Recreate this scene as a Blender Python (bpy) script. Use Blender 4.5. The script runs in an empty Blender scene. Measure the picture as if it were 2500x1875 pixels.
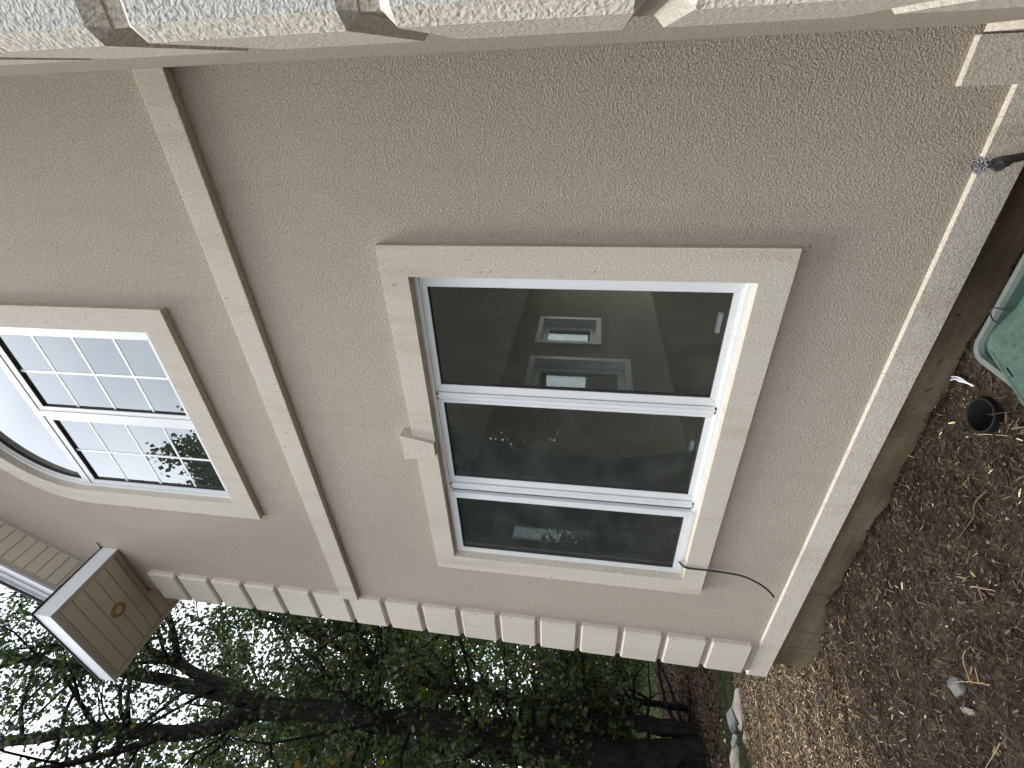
import bpy, math, random
import numpy as np
from mathutils import Matrix, Vector
from mathutils.geometry import tessellate_polygon

random.seed(7)
RNG = np.random.default_rng(11)
S = bpy.context.scene
COL = S.collection

# ------------------------------------------------------------------ camera
cam_d = bpy.data.cameras.new("camera")
cam_d.sensor_width = 36.0
cam_d.lens = 1170.85 / 2500 * 36.0
cam_d.clip_start = 0.02
cam_d.clip_end = 1500
cam = bpy.data.objects.new("camera", cam_d)
COL.objects.link(cam)
# world axes expressed in the camera frame (x right, y down, z forward); the phone was held on its side
RW = np.array([[-0.03942954, 0.14980378, -0.98792922],
               [-0.8347733, -0.54833436, -0.04982931],
               [-0.54918016, 0.82273219, 0.14667277]])
right, down, fwd = RW[0], RW[1], RW[2]
cam.matrix_world = Matrix(((right[0], -down[0], -fwd[0], 0.0),
                           (right[1], -down[1], -fwd[1], -2.0),
                           (right[2], -down[2], -fwd[2], 1.65),
                           (0, 0, 0, 1)))
S.camera = cam

# ------------------------------------------------------------------ sky, sun, exposure
SUN_EL, SUN_AZ = math.radians(67), math.radians(240)   # azimuth clockwise from +Y
w = bpy.data.worlds.new("World")
S.world = w
w.use_nodes = True
nt = w.node_tree
nt.nodes.clear()
out = nt.nodes.new("ShaderNodeOutputWorld")
bg = nt.nodes.new("ShaderNodeBackground")
bg.inputs[1].default_value = 0.13
sky = nt.nodes.new("ShaderNodeTexSky")
sky.sky_type = 'NISHITA'
sky.sun_disc = False
sky.sun_elevation = SUN_EL
sky.sun_rotation = SUN_AZ
tc = nt.nodes.new("ShaderNodeTexCoord")
mp = nt.nodes.new("ShaderNodeMapping")
mp.inputs['Scale'].default_value = (1, 1, 2.2)
nz = nt.nodes.new("ShaderNodeTexNoise")
nz.inputs['Scale'].default_value = 2.6
nz.inputs['Detail'].default_value = 5
nz.inputs['Roughness'].default_value = 0.5
cr = nt.nodes.new("ShaderNodeValToRGB")
cr.color_ramp.elements[0].position = 0.3
cr.color_ramp.elements[0].color = (7.6, 8.2, 9.1, 1)
cr.color_ramp.elements[1].position = 0.7
cr.color_ramp.elements[1].color = (11.0, 11.4, 12.0, 1)
mx = nt.nodes.new("ShaderNodeMixRGB")
mx.inputs[0].default_value = 0.86
L = nt.links.new
L(tc.outputs['Generated'], mp.inputs[0])
L(mp.outputs[0], nz.inputs['Vector'])
L(nz.outputs[0], cr.inputs[0])
L(sky.outputs[0], mx.inputs[1])
L(cr.outputs[0], mx.inputs[2])
L(mx.outputs[0], bg.inputs[0])
L(bg.outputs[0], out.inputs[0])

sd = bpy.data.lights.new("sun", 'SUN')
sd.energy = 1.15
sd.angle = math.radians(14)
sd.color = (1.0, 0.965, 0.91)
sun = bpy.data.objects.new("sun", sd)
COL.objects.link(sun)
to_sun = Vector((math.sin(SUN_AZ) * math.cos(SUN_EL), math.cos(SUN_AZ) * math.cos(SUN_EL), math.sin(SUN_EL)))
sun.rotation_euler = to_sun.to_track_quat('Z', 'Y').to_euler()
S.view_settings.view_transform = 'Standard'
S.view_settings.look = 'None'
S.view_settings.gamma = 1
S.view_settings.exposure = 1.25
S.render.engine = 'CYCLES'
S.cycles.max_bounces = 8
S.cycles.transparent_max_bounces = 12

# ------------------------------------------------------------------ materials
def new_mat(name):
    m = bpy.data.materials.new(name)
    m.use_nodes = True
    n = m.node_tree.nodes
    return m, n, m.node_tree.links.new, n['Principled BSDF']

def coords(n, l, scale=(1, 1, 1)):
    g = n.new("ShaderNodeNewGeometry")
    mpn = n.new("ShaderNodeMapping")
    mpn.inputs['Scale'].default_value = scale
    l(g.outputs['Position'], mpn.inputs[0])
    return mpn.outputs[0]

def noise(n, l, vec, scale, detail=3, rough=0.55):
    t = n.new("ShaderNodeTexNoise")
    t.inputs['Scale'].default_value = scale
    t.inputs['Detail'].default_value = detail
    t.inputs['Roughness'].default_value = rough
    l(vec, t.inputs['Vector'])
    return t.outputs[0]

def ramp(n, l, fac, stops, interp='LINEAR'):
    r = n.new("ShaderNodeValToRGB")
    r.color_ramp.interpolation = interp
    e = r.color_ramp.elements
    while len(e) < len(stops):
        e.new(0.5)
    for el, (p, c) in zip(e, stops):
        el.position = p
        el.color = (*c, 1) if len(c) == 3 else c
    l(fac, r.inputs[0])
    return r.outputs[0]

def mixc(n, l, fac, a, b, mode='MIX'):
    m = n.new("ShaderNodeMixRGB")
    m.blend_type = mode
    for sock, v in ((m.inputs[0], fac), (m.inputs[1], a), (m.inputs[2], b)):
        if hasattr(v, 'is_output') or isinstance(v, bpy.types.NodeSocket):
            l(v, sock)
        elif isinstance(v, (int, float)):
            sock.default_value = v if sock.type == 'VALUE' else (v, v, v, 1)
        else:
            sock.default_value = (*v, 1)
    return m.outputs[0]

def bump(n, l, h, strength, dist, prev=None):
    b = n.new("ShaderNodeBump")
    b.inputs['Strength'].default_value = strength
    b.inputs['Distance'].default_value = dist
    l(h, b.inputs['Height'])
    if prev is not None:
        l(prev, b.inputs['Normal'])
    return b.outputs[0]

def stucco(name, col, grain=90, depth=0.004, strength=0.8, blot=0.08, drips=0.0, pit_shade=0.0):
    m, n, l, p = new_mat(name)
    v = coords(n, l)
    big = noise(n, l, v, 1.3, 4, 0.6)
    c = mixc(n, l, big, [x * (1 - blot) for x in col], [min(1, x * (1 + blot)) for x in col])
    g1 = noise(n, l, v, grain, 2, 0.6)
    warp = n.new("ShaderNodeTexNoise"); warp.inputs['Scale'].default_value = grain * 0.45
    l(v, warp.inputs['Vector'])
    va = n.new("ShaderNodeVectorMath"); va.operation = 'MULTIPLY_ADD'
    l(warp.outputs[1], va.inputs[0]); va.inputs[1].default_value = (0.02, 0.02, 0.02); l(v, va.inputs[2])
    vo = n.new("ShaderNodeTexVoronoi"); vo.feature = 'SMOOTH_F1'
    vo.inputs['Scale'].default_value = grain * 1.1
    vo.inputs['Smoothness'].default_value = 0.6
    l(va.outputs[0], vo.inputs['Vector'])
    hm = n.new("ShaderNodeMath"); hm.operation = 'ADD'
    l(g1, hm.inputs[0]); l(vo.outputs[0], hm.inputs[1])
    # grain shade put into the colour: hollows darkened, high spots lightened
    grain_shade = ramp(n, l, g1, [(0.36, (0.77 - pit_shade, 0.76 - pit_shade, 0.75 - pit_shade)), (0.52, (1.0, 1.0, 1.0)), (0.66, (1.08, 1.08, 1.08))])
    c = mixc(n, l, 1.0, c, grain_shade, 'MULTIPLY')
    if drips:
        vd = coords(n, l, (7, 7, 0.9))
        d = noise(n, l, vd, 1.6, 5, 0.65)
        dr = ramp(n, l, d, [(0.5, (1, 1, 1)), (0.72, (1 - drips, 1 - drips * 1.15, 1 - drips * 1.4))])
        c = mixc(n, l, 1.0, c, dr, 'MULTIPLY')
        sp = noise(n, l, v, 38, 2, 0.5)
        spk = ramp(n, l, sp, [(0.71, (1, 1, 1)), (0.76, (0.6, 0.57, 0.52))])
        c = mixc(n, l, 1.0, c, spk, 'MULTIPLY')
    l(c, p.inputs['Base Color'])
    p.inputs['Roughness'].default_value = 0.92
    p.inputs['Specular IOR Level'].default_value = 0.2
    l(bump(n, l, hm.outputs[0], strength, depth), p.inputs['Normal'])
    return m

M = {}
M['tan'] = stucco("tan stucco", (0.450, 0.390, 0.320), grain=138, depth=0.0034, strength=0.9, blot=0.07, drips=0.05)
M['cream'] = stucco("cream stucco", (0.61, 0.555, 0.47), grain=150, depth=0.0018, strength=0.7, blot=0.05, drips=0.13)
M['quoin'] = stucco("cream quoin stucco", (0.63, 0.58, 0.495), grain=150, depth=0.0020, strength=0.7, blot=0.05, drips=0.10)
M['rough'] = stucco("coarse quoin stucco", (0.50, 0.485, 0.435), grain=165, depth=0.0024, strength=0.8, blot=0.05, pit_shade=0.12)  # front faces: greyer tone, extra pit shade painted into the grain

def concrete():
    m, n, l, p = new_mat("stained foundation concrete")
    v = coords(n, l)
    a = noise(n, l, v, 2.2, 6, 0.65)
    c = ramp(n, l, a, [(0.3, (0.10, 0.076, 0.045)), (0.5, (0.165, 0.128, 0.080)), (0.7, (0.24, 0.19, 0.125))])
    f = noise(n, l, v, 60, 3, 0.6)
    c = mixc(n, l, 0.35, c, ramp(n, l, f, [(0.35, (0.35, 0.34, 0.32)), (0.6, (1, 1, 1))]), 'MULTIPLY')
    sp = noise(n, l, v, 26, 3, 0.6)
    c = mixc(n, l, 1.0, c, ramp(n, l, sp, [(0.66, (1, 1, 1)), (0.72, (0.4, 0.36, 0.3))]), 'MULTIPLY')
    vd = coords(n, l, (1.0, 1, 9))
    d = noise(n, l, vd, 1.5, 4, 0.6)
    c = mixc(n, l, 0.7, c, ramp(n, l, d, [(0.45, (1, 1, 1)), (0.6, (0.72, 0.62, 0.46))]), 'MULTIPLY')
    l(c, p.inputs['Base Color'])
    p.inputs['Roughness'].default_value = 0.85
    l(bump(n, l, f, 0.5, 0.002), p.inputs['Normal'])
    return m
M['concrete'] = concrete()

def plain(name, col, rough=0.5, spec=0.5, var=0.0, vscale=20, metal=0.0, bstr=0.0):
    m, n, l, p = new_mat(name)
    if var:
        v = coords(n, l)
        a = noise(n, l, v, vscale, 5, 0.6)
        c = mixc(n, l, a, [x * (1 - var) for x in col], [min(1, x * (1 + var)) for x in col])
        l(c, p.inputs['Base Color'])
        if bstr:
            l(bump(n, l, a, bstr, 0.003), p.inputs['Normal'])
    else:
        p.inputs['Base Color'].default_value = (*col, 1)
    p.inputs['Roughness'].default_value = rough
    p.inputs['Specular IOR Level'].default_value = spec
    p.inputs['Metallic'].default_value = metal
    return m
M['vinyl'] = plain("white window vinyl", (0.77, 0.78, 0.78), 0.35, 0.5, 0.05, 9)
M['vinyl_grey'] = plain("grey window vinyl", (0.46, 0.46, 0.43), 0.4, 0.5, 0.08, 12)
M['gasket'] = plain("dark gasket", (0.035, 0.032, 0.03), 0.7)
M['grille'] = plain("white grille bar", (0.86, 0.88, 0.90), 0.4)
M['fascia'] = plain("white aluminium fascia", (0.66, 0.68, 0.70), 0.35, 0.5, 0.05, 6)
M['channel'] = plain("taupe soffit channel", (0.55, 0.53, 0.48), 0.5, 0.4, 0.06, 7)
M['shingle'] = plain("dark shingle edge", (0.03, 0.028, 0.027), 0.9, 0.2, 0.3, 40)
M['black'] = plain("black rubber", (0.012, 0.012, 0.013), 0.45)
M['potblack'] = plain("black plastic pot", (0.013, 0.013, 0.014), 0.5, 0.4, 0.2, 30)
M['room'] = plain("dim room paint", (0.70, 0.69, 0.63), 0.9, 0.2, 0.08, 1.5)
M['ceiling'] = plain("room ceiling paint", (0.75, 0.75, 0.73), 0.9, 0.2)
M['woodfloor'] = plain("room floor", (0.30, 0.24, 0.17), 0.6, 0.3, 0.2, 5)
M['roof'] = plain("roof shingles", (0.06, 0.055, 0.05), 0.95, 0.2, 0.25, 30)
M['brassrust'] = plain("tarnished light ring", (0.42, 0.27, 0.13), 0.5, 0.4, 0.45, 45)
M['lens'] = plain("frosted lamp lens", (0.62, 0.60, 0.54), 0.3)
M['pipe'] = plain("dark weathered metal", (0.12, 0.12, 0.115), 0.5, 0.5, 0.4, 60, 0.3, 0.4)
M['wheel'] = plain("grey valve handle", (0.13, 0.125, 0.145), 0.45, 0.5, 0.25, 80, 0.4)
M['paper'] = plain("white torn plastic", (0.72, 0.75, 0.80), 0.4, 0.5, 0.15, 60)
M['wood'] = plain("dry pale stick", (0.33, 0.24, 0.14), 0.8, 0.2, 0.35, 60, 0, 0.4)
M['stick_dark'] = plain("brown twig", (0.12, 0.085, 0.05), 0.85, 0.2, 0.3, 60)

def soffit_mat():
    m, n, l, p = new_mat("stained vinyl soffit")
    v = coords(n, l)
    a = noise(n, l, v, 7, 5, 0.7)
    c = mixc(n, l, a, (0.68, 0.64, 0.54), (0.76, 0.72, 0.61))
    # tiny vent perforations
    vo = n.new("ShaderNodeTexVoronoi"); vo.inputs['Scale'].default_value = 140; vo.inputs['Randomness'].default_value = 0.1
    l(v, vo.inputs['Vector'])
    c = mixc(n, l, 0.35, c, ramp(n, l, vo.outputs[0], [(0.12, (0.2, 0.2, 0.2)), (0.3, (1, 1, 1))]), 'MULTIPLY')
    b = noise(n, l, v, 5.0, 6, 0.75)
    st = ramp(n, l, b, [(0.60, (1, 1, 1)), (0.68, (0.72, 0.52, 0.33)), (0.8, (0.45, 0.28, 0.15))])
    # stains only near the outer front edge
    g = n.new("ShaderNodeNewGeometry"); sx = n.new("ShaderNodeSeparateXYZ"); l(g.outputs['Position'], sx.inputs[0])
    mr = n.new("ShaderNodeMapRange"); mr.inputs[1].default_value = -0.40; mr.inputs[2].default_value = -0.46
    mr.inputs[3].default_value = 0; mr.inputs[4].default_value = 1; l(sx.outputs[1], mr.inputs[0])
    c = mixc(n, l, mr.outputs[0], c, mixc(n, l, 1.0, c, st, 'MULTIPLY'))
    l(c, p.inputs['Base Color'])
    p.inputs['Roughness'].default_value = 0.6
    return m
M['soffit'] = soffit_mat()

def glass(name, k, tint):
    m, n, l, p = new_mat(name)
    n.remove(p)
    o = n['Material Output']
    fr = n.new("ShaderNodeFresnel"); fr.inputs[0].default_value = 1.5
    mu = n.new("ShaderNodeMath"); mu.operation = 'MULTIPLY_ADD'
    l(fr.outputs[0], mu.inputs[0]); mu.inputs[1].default_value = k; mu.inputs[2].default_value = 0.03; mu.use_clamp = True
    tr = n.new("ShaderNodeBsdfTransparent"); tr.inputs[0].default_value = (*tint, 1)
    gl = n.new("ShaderNodeBsdfGlossy"); gl.inputs['Roughness'].default_value = 0.002
    gl.inputs[0].default_value = (0.97, 0.985, 1.0, 1)
    v = coords(n, l)
    nn = noise(n, l, v, 1.1, 1, 0.4)
    l(bump(n, l, nn, 0.12, 0.004), gl.inputs['Normal'])
    # thin dust film on the pane; its diffuse tint also paints a grey-green haze
    df = n.new("ShaderNodeBsdfDiffuse"); df.inputs[0].default_value = (0.42, 0.46, 0.40, 1)
    dn = noise(n, l, v, 5, 7, 0.75)
    dr = ramp(n, l, dn, [(0.45, (0.03, 0.03, 0.03)), (0.75, (0.08, 0.08, 0.08))])
    m1 = n.new("ShaderNodeMixShader"); m2 = n.new("ShaderNodeMixShader")
    l(mu.outputs[0], m1.inputs[0]); l(tr.outputs[0], m1.inputs[1]); l(gl.outputs[0], m1.inputs[2])
    l(dr, m2.inputs[0]); l(m1.outputs[0], m2.inputs[1]); l(df.outputs[0], m2.inputs[2])
    l(m2.outputs[0], o.inputs[0])
    return m
M['glass_low'] = glass("lower window glass", 0.95, (0.95, 0.98, 0.96))
M['glass_up'] = glass("upper window glass", 2.7, (0.72, 0.78, 0.76))

def bark():
    m, n, l, p = new_mat("furrowed dark bark")
    v = coords(n, l, (1, 1, 0.22))
    a = noise(n, l, v, 26, 5, 0.7)
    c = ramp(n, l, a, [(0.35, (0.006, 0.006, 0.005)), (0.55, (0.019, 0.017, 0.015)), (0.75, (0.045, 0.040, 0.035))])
    l(c, p.inputs['Base Color']); p.inputs['Roughness'].default_value = 0.95
    p.inputs['Specular IOR Level'].default_value = 0.1
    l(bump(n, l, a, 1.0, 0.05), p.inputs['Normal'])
    return m
M['bark'] = bark()

def leafmat(name, stops, trans=0.35):
    m, n, l, p = new_mat(name)
    at = n.new("ShaderNodeAttribute"); at.attribute_name = "rnd"
    c = ramp(n, l, at.outputs['Fac'], stops, 'LINEAR')
    l(c, p.inputs['Base Color']); p.inputs['Roughness'].default_value = 0.55
    p.inputs['Specular IOR Level'].default_value = 0.25
    if trans:
        tl = n.new("ShaderNodeBsdfTranslucent")
        l(mixc(n, l, 1.0, c, (1.5, 1.6, 0.8), 'MULTIPLY'), tl.inputs[0])
        mxs = n.new("ShaderNodeMixShader"); mxs.inputs[0].default_value = trans
        l(p.outputs[0], mxs.inputs[1]); l(tl.outputs[0], mxs.inputs[2])
        l(mxs.outputs[0], n['Material Output'].inputs[0])
    return m
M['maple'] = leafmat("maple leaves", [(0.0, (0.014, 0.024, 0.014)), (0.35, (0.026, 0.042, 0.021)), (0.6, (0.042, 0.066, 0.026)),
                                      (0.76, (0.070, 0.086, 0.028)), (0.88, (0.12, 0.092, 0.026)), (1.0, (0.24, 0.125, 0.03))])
M['farleaf'] = leafmat("far leaves", [(0.0, (0.022, 0.04, 0.014)), (0.5, (0.045, 0.078, 0.022)), (0.85, (0.10, 0.125, 0.03)), (1.0, (0.22, 0.17, 0.035))], 0.45)
M['mulch'] = leafmat("mulch and straw", [(0.0, (0.013, 0.010, 0.008)), (0.36, (0.044, 0.031, 0.022)), (0.56, (0.115, 0.080, 0.050)),
                                         (0.76, (0.18, 0.125, 0.070)), (0.90, (0.42, 0.285, 0.14)), (1.0, (0.66, 0.53, 0.35))], 0)
M['litter'] = leafmat("fallen leaves", [(0.0, (0.022, 0.016, 0.011)), (0.5, (0.055, 0.038, 0.025)), (0.85, (0.12, 0.085, 0.055)), (1.0, (0.36, 0.31, 0.25))], 0)
M['grassblade'] = leafmat("grass blades", [(0.0, (0.024, 0.024, 0.012)), (0.6, (0.052, 0.052, 0.024)), (1.0, (0.14, 0.12, 0.06))], 0.3)
M['pebble'] = leafmat("pebbles", [(0.0, (0.03, 0.027, 0.024)), (0.6, (0.10, 0.09, 0.08)), (1.0, (0.34, 0.31, 0.27))], 0)

def stone(name, a, b):
    m, n, l, p = new_mat(name)
    v = coords(n, l)
    x = noise(n, l, v, 14, 6, 0.7)
    l(ramp(n, l, x, [(0.3, a), (0.7, b)]), p.inputs['Base Color'])
    p.inputs['Roughness'].default_value = 0.85
    l(bump(n, l, x, 0.6, 0.012), p.inputs['Normal'])
    return m
M['stone_grey'] = stone("grey edging stone", (0.16, 0.16, 0.155), (0.36, 0.36, 0.34))
M['stone_tan'] = stone("tan edging stone", (0.24, 0.20, 0.16), (0.42, 0.37, 0.31))
M['rock_tan'] = stone("dull tan rock", (0.11, 0.09, 0.065), (0.25, 0.20, 0.15))
M['rock_grey'] = stone("weathered grey rock", (0.06, 0.06, 0.055), (0.17, 0.17, 0.16))

def plastic_green():
    m, n, l, p = new_mat("faded green plastic")
    v = coords(n, l)
    a = noise(n, l, v, 8, 6, 0.7)
    c = ramp(n, l, a, [(0.3, (0.045, 0.085, 0.068)), (0.55, (0.072, 0.125, 0.099)), (0.75, (0.125, 0.185, 0.152))])
    f = noise(n, l, v, 50, 4, 0.6)
    c = mixc(n, l, 0.6, c, ramp(n, l, f, [(0.35, (0.6, 0.6, 0.55)), (0.6, (1, 1, 1))]), 'MULTIPLY')
    l(c, p.inputs['Base Color']); p.inputs['Roughness'].default_value = 0.6
    return m
M['green'] = plastic_green()
M['green_rim'] = plain("sun-bleached green rim", (0.14, 0.165, 0.152), 0.6, 0.4, 0.15, 25)

def ground_mat():
    m, n, l, p = new_mat("soil, litter and lawn")
    g = n.new("ShaderNodeNewGeometry"); sx = n.new("ShaderNodeSeparateXYZ"); l(g.outputs['Position'], sx.inputs[0])
    v = coords(n, l)
    wob = noise(n, l, v, 0.8, 4, 0.6)
    ma = n.new("ShaderNodeMath"); ma.operation = 'MULTIPLY_ADD'
    l(wob, ma.inputs[0]); ma.inputs[1].default_value = 1.4; l(sx.outputs[0], ma.inputs[2])   # x + 1.4*noise (mean +0.7)
    def zone(x0, x1):
        r = n.new("ShaderNodeMapRange"); r.inputs[1].default_value = x0 + 0.7; r.inputs[2].default_value = x1 + 0.7
        l(ma.outputs[0], r.inputs[0]); return r.outputs[0]
    f1 = noise(n, l, v, 45, 5, 0.75)
    f2 = noise(n, l, v, 9, 5, 0.7)
    soil = ramp(n, l, f2, [(0.3, (0.020, 0.016, 0.012)), (0.5, (0.046, 0.034, 0.024)), (0.7, (0.09, 0.066, 0.046))])
    speck = ramp(n, l, f1, [(0.38, (0.45, 0.45, 0.45)), (0.55, (1, 1, 1)), (0.68, (2.2, 2.0, 1.8))])
    soil = mixc(n, l, 1.0, soil, speck, 'MULTIPLY')
    lit = ramp(n, l, f1, [(0.3, (0.022, 0.014, 0.010)), (0.5, (0.075, 0.042, 0.028)), (0.66, (0.19, 0.12, 0.08)), (0.76, (0.40, 0.32, 0.24))])
    gr = ramp(n, l, f1, [(0.3, (0.025, 0.03, 0.014)), (0.55, (0.055, 0.064, 0.028)), (0.75, (0.11, 0.11, 0.055))])
    gr2 = ramp(n, l, f2, [(0.3, (0.07, 0.10, 0.035)), (0.7, (0.15, 0.20, 0.075))])
    yr = n.new("ShaderNodeMapRange"); yr.inputs[1].default_value = -2.0; yr.inputs[2].default_value = -1.0; l(sx.outputs[1], yr.inputs[0])
    gr2 = mixc(n, l, yr.outputs[0], lit, gr2)      # the yard behind the viewer is leaf-strewn woodland floor
    c = mixc(n, l, zone(-11.6, -10.9), gr2, lit)       # far lawn -> litter
    c = mixc(n, l, zone(-7.3, -6.7), c, gr)          # litter -> lawn strip
    c = mixc(n, l, zone(-5.95, -5.75), c, soil)        # lawn strip -> bed
    l(c, p.inputs['Base Color']); p.inputs['Roughness'].default_value = 1.0
    p.inputs['Specular IOR Level'].default_value = 0.1
    l(bump(n, l, f1, 0.9, 0.02), p.inputs['Normal'])
    return m
M['ground'] = ground_mat()

# ------------------------------------------------------------------ mesh helpers
class MB:
    def __init__(s):
        s.v = []; s.f = []; s.m = []
    def add(s, vs, fs, mi=0):
        o = len(s.v)
        s.v += [tuple(x) for x in vs]
        s.f += [tuple(o + i for i in f) for f in fs]
        s.m += [mi] * len(fs)
        return s
    def box(s, x0, x1, y0, y1, z0, z1, mi=0):
        vs = [(x, y, z) for z in (z0, z1) for y in (y0, y1) for x in (x0, x1)]
        return s.add(vs, [(0, 2, 3, 1), (4, 5, 7, 6), (0, 1, 5, 4), (2, 6, 7, 3), (0, 4, 6, 2), (1, 3, 7, 5)], mi)
    def cbox(s, x0, x1, y0, y1, z0, z1, c, mi=0, front_mi=None):
        """box with every edge chamfered by c"""
        pts = []
        import bmesh
        bm = bmesh.new()
        r = bmesh.ops.create_cube(bm, size=1)
        for v in bm.verts:
            v.co = ((x0 + x1) / 2 + v.co.x * (x1 - x0), (y0 + y1) / 2 + v.co.y * (y1 - y0), (z0 + z1) / 2 + v.co.z * (z1 - z0))
        bmesh.ops.bevel(bm, geom=bm.edges[:], offset=c, segments=2 if c < 0.006 else 1, affect='EDGES', profile=0.5)
        bm.normal_update()
        bm.verts.index_update()
        o = len(s.v)
        s.v += [tuple(v.co) for v in bm.verts]
        for f in bm.faces:
            s.f.append(tuple(o + v.index for v in f.verts))
            s.m.append(front_mi if (front_mi is not None and f.normal.y < -0.9) else mi)
        bm.free()
        return s
    def prism(s, outer, holes, a0, a1, axis='y', mi=0):
        """outline (u,z) extruded along axis from a0 to a1; u is x for axis y and y for axis x"""
        loops = [outer] + list(holes)
        flat = [p for lp in loops for p in lp]
        tri = tessellate_polygon([[Vector((p[0], p[1], 0)) for p in lp] for lp in loops])
        def P(p, a):
            return (p[0], a, p[1]) if axis == 'y' else ((a, p[0], p[1]) if axis == 'x' else (p[0], p[1], a))
        n_ = len(flat)
        vs = [P(p, a0) for p in flat] + [P(p, a1) for p in flat]
        fs = [tuple(t) for t in tri] + [tuple(n_ + i for i in reversed(t)) for t in tri]
        o = 0
        for lp in loops:
            k = len(lp)
            for i in range(k):
                j = (i + 1) % k
                fs.append((o + i, o + j, n_ + o + j, n_ + o + i))
            o += k
        return s.add(vs, fs, mi)
    def tube(s, pts, rad, sides=8, mi=0, cap=True):
        pts = [Vector(p) for p in pts]
        if not hasattr(rad, '__len__'):
            rad = [rad] * len(pts)
        vs = []; fs = []
        up = None
        for i, p in enumerate(pts):
            t = (pts[min(i + 1, len(pts) - 1)] - pts[max(i - 1, 0)]).normalized()
            if up is None:
                up = t.orthogonal().normalized()
            else:
                up = (up - t * up.dot(t))
                up = up.normalized() if up.length > 1e-6 else t.orthogonal().normalized()
            b = t.cross(up)
            for k in range(sides):
                a = 2 * math.pi * k / sides
                vs.append(p + (up * math.cos(a) + b * math.sin(a)) * rad[i])
        for i in range(len(pts) - 1):
            for k in range(sides):
                k2 = (k + 1) % sides
                fs.append((i * sides + k, i * sides + k2, (i + 1) * sides + k2, (i + 1) * sides + k))
        if cap:
            fs.append(tuple(reversed(range(sides))))
            fs.append(tuple((len(pts) - 1) * sides + k for k in range(sides)))
        return s.add(vs, fs, mi)
    def build(s, name, mats, parent=None, loc=None, smooth=False):
        me = bpy.data.meshes.new(name)
        me.from_pydata(s.v, [], s.f)
        if not isinstance(mats, (list, tuple)):
            mats = [mats]
        for m in mats:
            me.materials.append(m)
        me.polygons.foreach_set('material_index', s.m)
        if smooth:
            me.polygons.foreach_set('use_smooth', [True] * len(s.f))
        import bmesh
        bm = bmesh.new(); bm.from_mesh(me)
        bmesh.ops.recalc_face_normals(bm, faces=bm.faces[:])
        bm.to_mesh(me); bm.free()
        me.update()
        o = bpy.data.objects.new(name, me)
        COL.objects.link(o)
        if parent is not None:
            o.parent = parent
        return o

def tag(o, label=None, cat=None, group=None, kind=None):
    if label: o['label'] = label
    if cat: o['category'] = cat
    if group: o['group'] = group
    if kind: o['kind'] = kind
    return o

def empty(name, label, cat, group=None, loc=(0, 0, 0)):
    o = bpy.data.objects.new(name, None)
    o.empty_display_size = 0.1
    o.location = loc
    COL.objects.link(o)
    return tag(o, label, cat, group)

def rect(x0, x1, z0, z1):
    return [(x0, z0), (x1, z0), (x1, z1), (x0, z1)]

def arch(cx, zs, r, x0, x1, z0, seg=40):
    """outline with a half-round top of radius r centred (cx, zs)"""
    p = [(x0, z0), (x1, z0)]
    for i in range(seg + 1):
        a = math.pi * i / seg
        p.append((cx + r * math.cos(a), zs + r * math.sin(a)))
    return p

# ------------------------------------------------------------------ ground
def gz(x, y):
    x = np.asarray(x, float)
    z = np.interp(x, [-60, -12, -6.0, -4.2, -3.6, -2.9, 0, 50], [-0.6, -0.32, -0.25, -0.13, -0.09, 0.03, 0.045, 0.045])
    return z

def gnoise(x, y):
    return (0.012 * np.sin(7.1 * x + 2.3 * y) * np.cos(5.3 * y - 3.1 * x) + 0.008 * np.sin(17 * x - 11 * y + 1.3)
            + 0.005 * np.sin(31 * x + 27 * y) * np.sin(23 * y - 5 * x))

POT = (-1.235, -0.205)
def build_ground():
    xs = np.concatenate([[-300, -150, -80, -50, -35], np.arange(-26, -9, 0.5), np.arange(-9, -5.2, 0.1), np.arange(-5.2, 0.4, 0.025), [0.6, 1.5, 4, 10, 30, 80, 200]])
    ys = np.concatenate([[-300, -120, -50, -20, -10, -6, -4, -3, -2.4], np.arange(-2.0, 1.2, 0.025), np.arange(1.3, 4, 0.15), [4.5, 6, 9, 14, 25, 60, 150, 300]])
    X, Y = np.meshgrid(xs, ys)
    Z = gz(X, Y) + gnoise(X, Y) * np.clip((1 - np.abs(X + 3) / 12), 0.3, 1)
    d = np.hypot(X - POT[0], Y - POT[1])
    Z = np.where(d < 0.058, Z - 0.14, Z)
    v = np.stack([X.ravel(), Y.ravel(), Z.ravel()], 1)
    nx, ny = len(xs), len(ys)
    i = np.arange((nx - 1) * (ny - 1)); r, c = i // (nx - 1), i % (nx - 1)
    a = r * nx + c
    f = np.stack([a, a + 1, a + nx + 1, a + nx], 1)
    me = bpy.data.meshes.new("ground")
    me.from_pydata(v.tolist(), [], f.tolist())
    me.materials.append(M['ground'])
    me.polygons.foreach_set('use_smooth', [True] * len(me.polygons))
    o = bpy.data.objects.new("ground", me); COL.objects.link(o)
    tag(o, kind='structure')
build_ground()

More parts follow.
